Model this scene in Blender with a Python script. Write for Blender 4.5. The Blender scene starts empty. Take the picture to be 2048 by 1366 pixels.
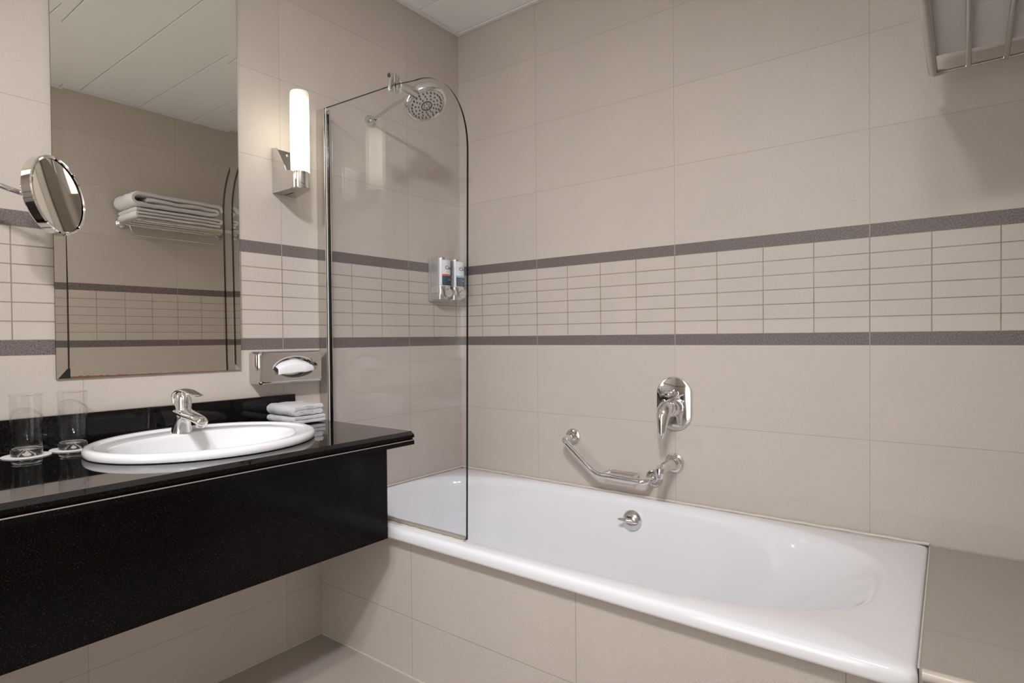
import bpy, bmesh, math, random
from mathutils import Vector, Matrix, noise
PI = math.pi
S = bpy.context.scene
COL = S.collection
random.seed(7)

# ------------------------------------------------------------------ camera
# z is measured from the floor; wall_left is x=0, wall_back is y=0
F0 = 1.086
yaw, pitch, roll = -0.6684, -0.0138, -0.0096
fw = Vector((math.sin(yaw)*math.cos(pitch), math.cos(yaw)*math.cos(pitch), math.sin(pitch)))
rt = Vector((math.cos(yaw), -math.sin(yaw), 0))
up = rt.cross(fw)
r2 = math.cos(roll)*rt + math.sin(roll)*up
u2 = -math.sin(roll)*rt + math.cos(roll)*up
cam = bpy.data.cameras.new('camera'); camo = bpy.data.objects.new('camera', cam); COL.objects.link(camo)
M = Matrix((r2, u2, -fw)).transposed().to_4x4()
M.translation = Vector((1.8574, -2.1079, F0-0.0042))
camo.matrix_world = M
cam.sensor_width = 36; cam.lens = 1197.2/2048*36
cam.shift_x = 37.27/2048; cam.shift_y = 8.3/2048
cam.clip_start = 0.02
S.camera = camo

# ------------------------------------------------------------------ world, view
w = bpy.data.worlds.new('world'); S.world = w; w.use_nodes = True
w.node_tree.nodes['Background'].inputs[0].default_value = (0.9, 0.93, 1, 1)
w.node_tree.nodes['Background'].inputs[1].default_value = 0.3
S.view_settings.view_transform = 'Standard'; S.view_settings.look = 'None'
S.view_settings.gamma = 1; S.view_settings.use_curve_mapping = False
S.view_settings.exposure = 0.03

ZC = F0+1.402          # ceiling height
XR = 2.06              # right wall
YF = -3.05             # wall behind the camera

def area_light(name, loc, size, watts, col, rot=(0, 0, 0), spread=180, shape='DISK', size_y=None):
    l = bpy.data.lights.new(name, 'AREA'); l.shape = shape; l.size = size
    if size_y: l.size_y = size_y
    l.energy = watts; l.color = col; l.spread = math.radians(spread)
    o = bpy.data.objects.new(name, l); COL.objects.link(o); o.location = loc; o.rotation_euler = rot
    return o
# added lamps at ceiling level behind the camera (flash stand-in and general fill), and cool daylight coming in from the hall door
aim = Vector((0.50, -0.64, 0.60))-Vector((1.78, -2.15, ZC-0.03))
area_light('flash_key_lamp', (1.78, -2.15, ZC-0.03), 0.20, 10., (.98, .985, 1.05), rot=aim.to_track_quat('-Z', 'Y').to_euler(), spread=88)
area_light('added_fill_lamp', (1.50, -2.35, ZC-0.012), 0.16, 19, (1, .99, 1.0))
area_light('hall_daylight', (1.05, YF-0.35, 1.15), 0.7, 64, (.93, .97, 1.04), rot=(PI/2, 0, PI), shape='RECTANGLE', size_y=1.7)

# ------------------------------------------------------------------ materials
def mat(name, col=(.8, .8, .8), rough=.5, metal=0., spec=.5, emit=None, es=0., trans=0., ior=1.5, coat=0., sss=0.):
    m = bpy.data.materials.new(name); m.use_nodes = True
    b = m.node_tree.nodes['Principled BSDF']
    b.inputs['Base Color'].default_value = (*col, 1); b.inputs['Roughness'].default_value = rough
    b.inputs['Metallic'].default_value = metal; b.inputs['Specular IOR Level'].default_value = spec
    b.inputs['IOR'].default_value = ior; b.inputs['Transmission Weight'].default_value = trans
    b.inputs['Coat Weight'].default_value = coat
    if emit: b.inputs['Emission Color'].default_value = (*emit, 1); b.inputs['Emission Strength'].default_value = es
    return m
class NT:
    def __init__(s, m): s.t = m.node_tree; s.n = s.t.nodes; s.l = s.t.links; s.b = s.n['Principled BSDF']
    def link(s, a, b): s.l.new(a, b)
    def m(s, op, a, b=None, c=None):
        n = s.n.new('ShaderNodeMath'); n.operation = op
        for i, v in enumerate((a, b, c)):
            if v is None: continue
            if isinstance(v, (int, float)): n.inputs[i].default_value = v
            else: s.link(v, n.inputs[i])
        return n.outputs[0]
    def sep(s):
        tc = s.n.new('ShaderNodeTexCoord'); sp = s.n.new('ShaderNodeSeparateXYZ'); s.link(tc.outputs['Object'], sp.inputs[0])
        s.vec = tc.outputs['Object']; return sp.outputs
    def noise(s, scale, detail=2, rough=.5, vec=None):
        n = s.n.new('ShaderNodeTexNoise'); n.inputs['Scale'].default_value = scale; n.inputs['Detail'].default_value = detail
        n.inputs['Roughness'].default_value = rough
        s.link(vec or s.vec, n.inputs['Vector']); return n.outputs['Fac']
    def line(s, u, period, width, off=0.):
        # 1 on the joints of a periodic grid, 0 elsewhere
        f = s.m('FRACT', s.m('DIVIDE', s.m('SUBTRACT', u, off), period))
        d = s.m('MULTIPLY', s.m('MINIMUM', f, s.m('SUBTRACT', 1., f)), period)
        return s.step(d, width*.35, width*.65)
    def step(s, d, a, b):
        n = s.n.new('ShaderNodeMapRange'); n.clamp = True
        s.link(d, n.inputs['Value']); n.inputs['From Min'].default_value = a; n.inputs['From Max'].default_value = b
        n.inputs['To Min'].default_value = 1; n.inputs['To Max'].default_value = 0
        return n.outputs['Result']
    def mix(s, fac, a, b, mode='MIX'):
        n = s.n.new('ShaderNodeMix'); n.data_type = 'RGBA'; n.blend_type = mode
        for sock, v in ((n.inputs[0], fac), (n.inputs[6], a), (n.inputs[7], b)):
            if isinstance(v, (int, float)): sock.default_value = v
            elif isinstance(v, tuple): sock.default_value = (*v, 1)
            else: s.link(v, sock)
        return n.outputs[2]
    def bump(s, h, strength, dist=.001):
        n = s.n.new('ShaderNodeBump'); n.inputs['Strength'].default_value = strength; n.inputs['Distance'].default_value = dist
        s.link(h, n.inputs['Height']); s.link(n.outputs[0], s.b.inputs['Normal']); return n

TILE = (.60, .53, .47)
DARK = (.135, .108, .095)
def stone_noise(t, base):
    g = t.noise(380, 3, .75); c = t.noise(5, 3, .5)
    v = t.m('ADD', t.m('MULTIPLY', t.m('SUBTRACT', g, .5), .62), t.m('MULTIPLY', t.m('SUBTRACT', c, .5), .10))
    v = t.m('ADD', v, 1.)
    n = t.n.new('ShaderNodeCombineXYZ')
    for i in range(3): t.link(v, n.inputs[i])
    t.bump(g, .45, .0010)
    return t.mix(1., base, n.outputs[0], 'MULTIPLY')
def wall_tiles(name, axis, u0):
    m = mat(name, TILE, .42, spec=.4); t = NT(m); p = t.sep()
    u = p[axis]; z = t.m('SUBTRACT', p[2], F0)
    above = t.m('GREATER_THAN', z, .3239); below = t.m('LESS_THAN', z, -.0381)
    mosaic = t.m('MULTIPLY', t.m('GREATER_THAN', z, 0.), t.m('LESS_THAN', z, .2850))
    inner = t.m('SUBTRACT', t.m('SUBTRACT', 1., above), below)
    band = t.m('SUBTRACT', inner, mosaic)
    rows = t.m('ADD', t.m('MULTIPLY', t.line(z, .2838, .0019, .3239), above), t.m('MULTIPLY', t.line(z, .2856, .0019, -.0381), below))
    big = t.line(u, .6, .0019, u0)
    thin = t.m('MINIMUM', t.m('ADD', rows, big), 1.)
    mz = t.m('MINIMUM', t.m('ADD', t.line(z, .0475, .0030), t.line(u, .15, .0030, u0)), 1.)
    mz = t.m('MULTIPLY', mz, mosaic)
    # slight difference from tile to tile
    iu = t.m('FLOOR', t.m('DIVIDE', t.m('SUBTRACT', u, u0), .6)); iz = t.m('FLOOR', t.m('DIVIDE', t.m('SUBTRACT', z, .3239), .2838))
    cmb = t.n.new('ShaderNodeCombineXYZ'); t.link(iu, cmb.inputs[0]); t.link(iz, cmb.inputs[1])
    wn = t.n.new('ShaderNodeTexWhiteNoise'); t.link(cmb.outputs[0], wn.inputs['Vector'])
    var = t.m('ADD', t.m('MULTIPLY', t.m('SUBTRACT', wn.outputs['Value'], .5), .05), 1.)
    n = t.n.new('ShaderNodeCombineXYZ')
    for i in range(3): t.link(var, n.inputs[i])
    base = stone_noise(t, TILE)
    base = t.mix(1., base, n.outputs[0], 'MULTIPLY')
    g = t.noise(260, 3, .8)
    dk = t.mix(t.m('SUBTRACT', 1., t.step(g, .32, .68)), (.075, .060, .055), (.28, .235, .222))
    # joints are worn: in places dark, in places filled
    wear = t.m('ADD', t.m('MULTIPLY', t.noise(9, 3, .6), .9), .15)
    grout_t = t.mix(.65, base, (.20, .155, .105))
    c = t.mix(t.m('MULTIPLY', thin, wear), base, grout_t)
    c = t.mix(band, c, dk)
    c = t.mix(t.m('MULTIPLY', t.m('MULTIPLY', band, big), .9), c, (.50, .44, .38))
    c = t.mix(t.m('MULTIPLY', mz, t.m('MINIMUM', t.m('ADD', wear, .25), 1.)), c, (.25, .20, .14))
    t.link(c, t.b.inputs['Base Color'])
    return m
M_WL = wall_tiles('stone_tiles_left', 1, -.3315)
M_WB = wall_tiles('stone_tiles_back', 0, .431)
M_WR = wall_tiles('stone_tiles_right', 1, -.373)
M_WF = wall_tiles('stone_tiles_front', 0, .431)
def plain_tiles(name, base, ux, ox, uy, oy, axes=(0, 1), w=.0022, grout=(.22, .18, .13), rough=.4):
    m = mat(name, base, rough, spec=.4); t = NT(m); p = t.sep()
    j = t.m('MINIMUM', t.m('ADD', t.line(p[axes[0]], ux, w, ox), t.line(p[axes[1]], uy, w, oy)), 1.)
    b = stone_noise(t, base)
    t.link(t.mix(t.m('MULTIPLY', j, .6), b, grout), t.b.inputs['Base Color']); return m
M_FLOOR = plain_tiles('floor_tiles', (.45, .40, .35), .6, .474, .6, -.80, grout=(.5, .46, .4))
M_APRON = plain_tiles('apron_tiles', (.55, .485, .43), .6, .476, .2856, F0-.894, axes=(0, 2))
M_LEDGE = plain_tiles('ledge_tiles', (.42, .375, .325), .6, 1.631, .9, .3, axes=(0, 1))
M_BULL = mat('bullnose_cream', (.62, .55, .47), .35)
M_CEIL = mat('ceiling_white', (.93, .92, .90), .5)
M_TRIMW = mat('ceiling_trim_white', (.80, .79, .77), .4)
M_PLASTER = mat('plaster_white', (.7, .68, .65), .6)
M_CHROME = mat('chrome', (.80, .79, .78), .05, 1.)
M_CHROME2 = mat('worn_chrome', (.70, .69, .68), .14, 1.)
M_STEEL = mat('polished_steel', (.62, .60, .57), .10, 1.)
M_MIRROR = mat('mirror_silver', (.88, .87, .81), .0, 1.)
M_MAG = mat('magnifying_silver', (.78, .78, .74), .02, 1.)
M_TARN = mat('mirror_tarnish_black', (.012, .012, .012), .4)
M_RUST = mat('mirror_tarnish_brown', (.16, .07, .04), .6)
M_TUB = mat('white_enamel', (.86, .86, .875), .07, spec=.5, coat=.3)
M_BASIN = mat('white_ceramic', (.88, .88, .885), .06, spec=.5, coat=.3)
M_SEAL = mat('cream_sealant', (.66, .61, .53), .5)
M_DIRTY = mat('grey_seal', (.33, .30, .26), .5)
M_SILVERP = mat('silver_plastic', (.55, .55, .56), .32, .6)
M_WHITEP = mat('white_label', (.85, .86, .86), .4)
M_ORANGE = mat('orange_band', (.70, .10, .02), .4)
M_BLUE = mat('light_blue_band', (.20, .60, .70), .4)
M_NAVY = mat('navy_band', (.012, .045, .085), .4)
M_BLACK = mat('black_print', (.02, .02, .02), .5)
M_TEXTW = mat('pale_print', (.6, .65, .7), .5)
M_RUB = mat('nozzle_rubber', (.07, .05, .04), .6)
M_FACE = mat('shower_face', (.62, .60, .57), .22, .8)
M_TISSUE = mat('white_tissue', (.88, .88, .89), .9)
M_COASTER = mat('white_paper_coaster', (.80, .79, .77), .8)
M_DOOR = mat('door_white', (.8, .78, .75), .4)
M_GLASS = mat('clear_glass', (1, 1, 1), .0, trans=1., ior=1.48)
M_GEDGE = mat('glass_edge_green', (.002, .010, .008), .12, spec=.2)
# black granite with fine pale grains
def granite(name, rough, spec):
    m = mat(name, (.006, .006, .006), rough, spec=spec); t = NT(m); t.sep()
    n1 = t.noise(330, 2, .6); n2 = t.noise(14, 3, .6)
    s1 = t.step(n1, .70, .62); s1 = t.m('SUBTRACT', 1., s1)
    a = t.n.new('ShaderNodeMapRange'); t.link(n1, a.inputs[0]); a.inputs[1].default_value = .60; a.inputs[2].default_value = .78
    f = t.m('MULTIPLY', a.outputs[0], t.m('MULTIPLY', n2, 1.2))
    t.link(t.mix(f, (.0035, .0032, .0032), (.085, .070, .055)), t.b.inputs['Base Color']); return m
M_GRAN = granite('black_granite', .03, .80)
M_GRANP = granite('black_granite_panel', .16, .13)
M_GRANB = granite('black_granite_upstand', .05, .30)
# towel cloth
def terry(name, col, scale):
    m = mat(name, col, .95, spec=.1); t = NT(m); t.sep()
    n1 = t.noise(scale, 3, .7); t.bump(n1, 1., .006)
    a = t.m('ADD', t.m('MULTIPLY', n1, .30), .85)
    n = t.n.new('ShaderNodeCombineXYZ')
    for i in range(3): t.link(a, n.inputs[i])
    t.link(t.mix(1., col, n.outputs[0], 'MULTIPLY'), t.b.inputs['Base Color']); return m
M_TOWEL = terry('white_terry', (.98, .965, .955), 330)
M_CLOTH = terry('white_terry_cloth', (.97, .96, .97), 420)
# thin architectural glass: tinted see-through sheet with a fresnel reflection
def sheet_glass(name, tint, ior=1.35):
    m = bpy.data.materials.new(name); m.use_nodes = True; nt = m.node_tree; nt.nodes.clear()
    o = nt.nodes.new('ShaderNodeOutputMaterial'); mx = nt.nodes.new('ShaderNodeMixShader'); tr = nt.nodes.new('ShaderNodeBsdfTransparent')
    gl = nt.nodes.new('ShaderNodeBsdfGlossy'); fr = nt.nodes.new('ShaderNodeFresnel'); ge = nt.nodes.new('ShaderNodeNewGeometry'); mr = nt.nodes.new('ShaderNodeMapRange'); mr.inputs[3].default_value = ior; mr.inputs[4].default_value = 1/ior; nt.links.new(ge.outputs['Backfacing'], mr.inputs[0]); nt.links.new(mr.outputs[0], fr.inputs['IOR'])
    tr.inputs[0].default_value = (*tint, 1); gl.inputs['Roughness'].default_value = .0; gl.inputs['Color'].default_value = (.9, .93, .92, 1)
    nt.links.new(fr.outputs[0], mx.inputs[0]); nt.links.new(tr.outputs[0], mx.inputs[1]); nt.links.new(gl.outputs[0], mx.inputs[2])
    nt.links.new(mx.outputs[0], o.inputs['Surface']); return m
M_SCREEN = sheet_glass('screen_glass', (.972, .976, .984), 1.31)
M_THIN = sheet_glass('tumbler_glass', (.985, .985, .985), 1.24)
# lamp tube: the bulb sits in the lower three quarters of the opal glass
def lamp_mat():
    m = mat('opal_lamp_glass', (.85, .85, .8), .25); t = NT(m); p = t.sep()
    zz = p[2]
    r = t.n.new('ShaderNodeMapRange'); r.interpolation_type = 'SMOOTHSTEP'; t.link(zz, r.inputs[0]); r.inputs[1].default_value = .262; r.inputs[2].default_value = .17
    r.inputs[3].default_value = .30; r.inputs[4].default_value = 3.6
    r2_ = t.n.new('ShaderNodeMapRange'); r2_.interpolation_type = 'SMOOTHSTEP'; t.link(zz, r2_.inputs[0]); r2_.inputs[1].default_value = .0; r2_.inputs[2].default_value = .07
    r2_.inputs[3].default_value = .35; r2_.inputs[4].default_value = 1.
    t.b.inputs['Emission Color'].default_value = (1, .95, .74, 1)
    t.link(t.m('MULTIPLY', r.outputs[0], r2_.outputs[0]), t.b.inputs['Emission Strength']); return m
M_LAMP = lamp_mat()

# ------------------------------------------------------------------ mesh helpers
def link(name, bm, m, parent=None, smooth=True, ang=35):
    me = bpy.data.meshes.new(name); bmesh.ops.recalc_face_normals(bm, faces=bm.faces[:]); bm.to_mesh(me); bm.free()
    mats = m if isinstance(m, (list, tuple)) else [m]
    for x in mats: me.materials.append(x)
    if smooth:
        for p in me.polygons: p.use_smooth = True
        try: me.set_sharp_from_angle(angle=math.radians(ang))
        except Exception: pass
    o = bpy.data.objects.new(name, me); COL.objects.link(o)
    if parent: o.parent = parent; o.matrix_parent_inverse = parent.matrix_basis.inverted()
    return o
def thing(name, label, cat, loc=(0, 0, 0), group=None):
    o = bpy.data.objects.new(name, None); COL.objects.link(o); o.location = loc; o.empty_display_size = .05
    o['label'] = label; o['category'] = cat
    if group: o['group'] = group
    return o
def tag(o, label, cat, group=None):
    o['label'] = label; o['category'] = cat
    if group: o['group'] = group
    return o
def struct(name, bm, m, smooth=False, parent=None):
    o = link(name, bm, m, parent, smooth)
    if not parent: o['kind'] = 'structure'
    return o
def box(bm, x0, x1, y0, y1, z0, z1, bev=0., seg=2, mi=0):
    r = bmesh.ops.create_cube(bm, size=1.); vs = r['verts']
    for v in vs: v.co = Vector(((x0+x1)/2+v.co.x*(x1-x0), (y0+y1)/2+v.co.y*(y1-y0), (z0+z1)/2+v.co.z*(z1-z0)))
    fs = {f for v in vs for f in v.link_faces}
    for f in fs: f.material_index = mi
    if bev > 0:
        es = {e for v in vs for e in v.link_edges}
        bmesh.ops.bevel(bm, geom=list(es), offset=bev, segments=seg, profile=.6, affect='EDGES')
    return vs
def B(): return bmesh.new()
def bx(*a, **k):
    bm = B(); box(bm, *a, **k); return bm
def frame_of(d):
    d = d.normalized(); a = Vector((0, 0, 1)) if abs(d.z) < .9 else Vector((1, 0, 0))
    u = d.cross(a).normalized(); return u, d.cross(u).normalized()
def tube(bm, pts, r, n=16, cap=True):
    pts = [Vector(p) for p in pts]; rs = r if isinstance(r, (list, tuple)) else [r]*len(pts)
    T = []
    for i in range(len(pts)):
        a = pts[max(i-1, 0)]; b = pts[min(i+1, len(pts)-1)]; T.append((b-a).normalized())
    u, v = frame_of(T[0]); rings = []
    for i, p in enumerate(pts):
        if i:
            ax = T[i-1].cross(T[i])
            if ax.length > 1e-7:
                q = Matrix.Rotation(T[i-1].angle(T[i]), 3, ax.normalized()); u = q @ u; v = q @ v
        rings.append([bm.verts.new(p+rs[i]*(math.cos(2*PI*k/n)*u+math.sin(2*PI*k/n)*v)) for k in range(n)])
    for a, b in zip(rings, rings[1:]):
        for k in range(n): bm.faces.new((a[k], a[(k+1) % n], b[(k+1) % n], b[k]))
    if cap:
        bm.faces.new(rings[0][::-1]); bm.faces.new(rings[-1])
def bend(pts, rad, seg=6):
    """polyline with rounded corners"""
    pts = [Vector(p) for p in pts]; out = [pts[0]]
    for i in range(1, len(pts)-1):
        a, b, c = pts[i-1], pts[i], pts[i+1]; d1 = (a-b); d2 = (c-b); r = min(rad, d1.length*.45, d2.length*.45)
        p1 = b+d1.normalized()*r; p2 = b+d2.normalized()*r
        for k in range(seg+1):
            t = k/seg; out.append((1-t)**2*p1+2*t*(1-t)*b+t*t*p2)
    out.append(pts[-1]); return out
def lathe(bm, prof, origin, axis=(0, 0, 1), n=32, close=True):
    """prof = [(radius, distance along the axis)]"""
    o = Vector(origin); ax = Vector(axis).normalized(); u, v = frame_of(ax); rings = []
    for r, h in prof:
        if r < 1e-6: rings.append([bm.verts.new(o+ax*h)])
        else: rings.append([bm.verts.new(o+ax*h+r*(math.cos(2*PI*k/n)*u+math.sin(2*PI*k/n)*v)) for k in range(n)])
    for a, b in zip(rings, rings[1:]):
        if len(a) == 1 and len(b) == 1: continue
        for k in range(n):
            k2 = (k+1) % n
            if len(a) == 1: bm.faces.new((a[0], b[k], b[k2]))
            elif len(b) == 1: bm.faces.new((a[k], b[0], a[k2]))
            else: bm.faces.new((a[k], b[k], b[k2], a[k2]))
def prism(bm, poly, d, mi=0):
    """poly = list of 3-D points (planar), d = extrusion vector"""
    a = [bm.verts.new(Vector(p)) for p in poly]; b = [bm.verts.new(Vector(p)+Vector(d)) for p in poly]; n = len(poly)
    fs = [bm.faces.new(a[::-1]), bm.faces.new(b)]
    for k in range(n): fs.append(bm.faces.new((a[k], a[(k+1) % n], b[(k+1) % n], b[k])))
    for f in fs: f.material_index = mi
    return fs
def loft(bm, rings, cap=True):
    R = [[bm.verts.new(Vector(p)) for p in r] for r in rings]; n = len(R[0])
    for a, b in zip(R, R[1:]):
        for k in range(n): bm.faces.new((a[k], a[(k+1) % n], b[(k+1) % n], b[k]))
    if cap: bm.faces.new(R[0][::-1]); bm.faces.new(R[-1])
    return R
def Z(z): return F0+z

# ------------------------------------------------------------------ the room
struct('floor', bx(-.1, 2.2, YF-.1, .1, -.1, 0), M_FLOOR)
struct('wall_left', bx(-.1, 0, YF-.1, .1, 0, ZC+.1), M_WL)
struct('wall_back', bx(0, XR+.1, 0, .1, 0, ZC+.1), M_WB)
struct('wall_right', bx(XR, XR+.1, YF-.1, 0, 0, ZC+.1), M_WR)
bm = B()                                   # wall behind the camera with the door opening
box(bm, 0, .62, YF-.1, YF, 0, ZC+.1); box(bm, 1.48, XR, YF-.1, YF, 0, ZC+.1); box(bm, .62, 1.48, YF-.1, YF, 2.08, ZC+.1)
struct('wall_front', bm, M_WF)
bm = B()
box(bm, .56, .63, YF-.11, YF+.02, 0, 2.14, .004); box(bm, 1.47, 1.54, YF-.11, YF+.02, 0, 2.14, .004); box(bm, .63, 1.47, YF-.11, YF+.02, 2.07, 2.14, .004)
d1 = struct('door_1', bm, M_DOOR)
struct('door_leaf', bx(1.985, 2.025, YF+.12, YF+.85, .01, 2.06, .003), M_DOOR, parent=d1)
hb = B(); lathe(hb, [(0, 0), (.011, .001), (.011, .03), (.009, .045), (0, .047)], (1.985, YF+.78, 1.0), (-1, 0, 0), 20); tube(hb, bend([(1.945, YF+.78, 1.0), (1.935, YF+.78, 1.0), (1.935, YF+.67, 1.0)], .01), .009, 12)
link('door_handle', hb, M_CHROME, d1)
# hallway just outside the door
bm = B(); box(bm, .3, 1.8, YF-1.3, YF-1.2, -.1, 2.6); box(bm, .2, .3, YF-1.3, YF-.1, -.1, 2.6); box(bm, 1.8, 1.9, YF-1.3, YF-.1, -.1, 2.6)
box(bm, .2, 1.9, YF-1.3, YF-.1, 2.55, 2.65); box(bm, .2, 1.9, YF-1.3, YF-.1, -.15, -.1)
struct('wall_hall', bm, M_PLASTER)
# metal strip ceiling: long panels running away from wall_left, small gaps between
bm = B(); box(bm, -.1, XR+.1, YF-.1, .1, ZC+.012, ZC+.1)
yj = [.03, -.268] + [-.268-.3085*k for k in range(1, 10)]
for a, b in zip(yj, yj[1:]):
    box(bm, .0, XR, max(b, YF)+.0018, a-.0018, ZC, ZC+.013, .0014, 1)
struct('ceiling', bm, M_CEIL)
bm = B(); t_ = .019
box(bm, .001, .001+t_, YF, -.001-t_, ZC-.009, ZC-.001, .001, 1); box(bm, XR-t_-.001, XR-.001, YF, -.001-t_, ZC-.009, ZC-.001, .001, 1)
box(bm, .001, XR-.001, -.001-t_, -.001, ZC-.009, ZC-.001, .001, 1)
struct('trim_1', bm, M_TRIMW)
# tiled front of the bath and the ledge at its end
struct('trim_2', bx(0.001, 1.79, -.79, -.76, 0, Z(-.640)), M_APRON)
bm = B(); prism(bm, [(1.7785, -.001, 0), (1.7912, -.79, 0), (XR-.001, -.79, 0), (XR-.001, -.001, 0)], (0, 0, Z(-.612))); struct('trim_3', bm, M_LEDGE)
bm = B(); tube(bm, [(1.796, -.790, Z(-.620)), (XR-.002, -.790, Z(-.620))], .011, 20)
struct('trim_4', bm, M_BULL, smooth=True)
bm = B(); box(bm, .001, .46, -.7925, -.7895, .0, .004); box(bm, .46, 1.79, -.7925, -.7895, .0, .004); box(bm, 0, .003, -1.9, -.79, 0, .004)
struct('trim_5', bm, M_SEAL)
# unseen rings added round the flash stand-in and the fill lamp
for (x, y, wh) in ((1.78, -2.15, 'above the camera beside the towel shelf wall'), (1.50, -2.35, 'nearer to the mirror wall')):
    d = thing('added_lamp_ring', 'white ceiling ring added round an unseen stand-in lamp, '+wh, 'light', (x, y, ZC))
    r = B(); lathe(r, [(.082, 0), (.098, 0), (.100, -.004), (.096, -.007), (.084, -.007), (.082, 0)], (x, y, ZC), n=40); link('ring', r, M_TRIMW, d)

# ------------------------------------------------------------------ bathtub
TX, TY0, TZ = 1.790, -.818, Z(-.609)
def tub():
    t = thing('bathtub', 'long white enamel bathtub set against the tiled back wall', 'bathtub', (.9, -.4, 0))
    N = 160; bm = B()
    def sup(cx, cy, ax, ay, n, ang):
        c, s = math.cos(ang), math.sin(ang)
        return (cx+ax*math.copysign(abs(c)**(2/n), c), cy+ay*math.copysign(abs(s)**(2/n), s))
    def rect(x0, x1, y0, y1, k, r):
        # the same number of points spread round a rounded rectangle, matched in direction to the oval
        cx, cy = .865, -.40; ang = 2*PI*k/N
        ox, oy = sup(cx, cy, .85, .37, 3, ang); dx, dy = ox-cx, oy-cy
        ts = []
        if dx > 1e-9: ts.append((x1-cx)/dx)
        if dx < -1e-9: ts.append((x0-cx)/dx)
        if dy > 1e-9: ts.append((y1-cy)/dy)
        if dy < -1e-9: ts.append((y0-cy)/dy)
        s = min(ts); x, y = cx+dx*s, cy+dy*s
        # round the corners
        qx = min(max(x, x0+r), x1-r); qy = min(max(y, y0+r), y1-r); v = Vector((x-qx, y-qy))
        if v.length > r: v = v.normalized()*r
        if abs(x-qx) > 1e-9 and abs(y-qy) > 1e-9: return qx+v.x, qy+v.y
        return x, y
    e = .002; x0, x1, y0, y1 = e, TX, TY0, -e
    rings = []
    def R(ins, z, r=.010): rings.append([(*rect(x0+ins, x1-ins, y0+ins, y1-ins, k, max(r-ins, .003)), z) for k in range(N)])
    R(.010, TZ-.040); R(.002, TZ-.036); R(0., TZ-.030); R(0., TZ-.016); R(.002, TZ-.008); R(.006, TZ-.003); R(.013, TZ)
    lo = [(.865, -.398, .848, .372, 3.0, 0.), (.863, -.398, .838, .362, 3.0, -.003), (.860, -.398, .826, .352, 3., -.012), (.857, -.398, .816, .345, 3., -.028),
          (.846, -.398, .800, .340, 2.9, -.055), (.815, -.398, .748, .330, 2.8, -.14), (.782, -.398, .694, .315, 2.7, -.24), (.755, -.398, .640, .295, 2.6, -.32), (.74, -.398, .585, .265, 2.5, -.365), (.73, -.398, .50, .21, 2.4, -.388), (.73, -.398, .26, .1, 2.2, -.392)]
    for cx, cy, ax, ay, n, z in lo: rings.append([(*sup(cx, cy, ax, ay, n, 2*PI*k/N), TZ+z) for k in range(N)])
    loft(bm, rings, cap=False); bm.verts.ensure_lookup_table(); last = bm.verts[-N:]; bm.faces.new(last)
    for v in bm.verts: v.co.x *= 1-.0075*(1+v.co.y/.80)*max(0., v.co.x/1.79)
    link('shell', bm, M_TUB, t, ang=50)
    # sealant bead along both walls and at the ledge
    b = B(); tube(b, [(.005, -.80, TZ+.002)]+[(.005, -.8+.8*k/20, TZ+.002+.0006*math.sin(k*2.3)) for k in range(1, 20)]+[(.005, -.005, TZ+.002)], .0045, 8)
    tube(b, [(.006+1.77*k/60, -.006, TZ+.002+.0008*math.sin(k*1.7)) for k in range(61)], .005, 8)
    tube(b, [(1.7775, -.004, TZ-.0025), (1.7905, -.785, TZ-.0025)], .0020, 8)
    link('sealant_bead', b, M_SEAL, t)
    # overflow rosette with a bar handle on the back side of the bowl
    P = Vector((.890, -.066, Z(-.684))); n = Vector((.0, -1, .14)).normalized()
    b = B(); lathe(b, [(0, -.012), (.036, -.012), (.037, .002), (.035, .006), (.028, .013), (.017, .018), (0, .020)], P, n, 40)
    ov = link('overflow_cover', b, M_CHROME2, t)
    b = B(); q = P+n*.014
    for s_ in range(1):
        tube(b, [q+Vector((-.040, -.022, .004)), q+Vector((-.034, -.020, .004)), q+Vector((-.01, -.014, .003)), q+Vector((.012, -.010, .0)), q+Vector((.030, -.006, -.004))], [.002, .0050, .0085, .0080, .002], 14)
    link('handle', b, M_CHROME, ov)
    b = B()
    for dx in (-.013, .013):
        p = P+Vector((dx, 0, -.020))+n*.013; lathe(b, [(0, 0), (.003, 0), (.003, .0022), (0, .0022)], p, n, 12)
    link('screw', b, M_RUB, ov)
    return t
tub()

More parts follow.
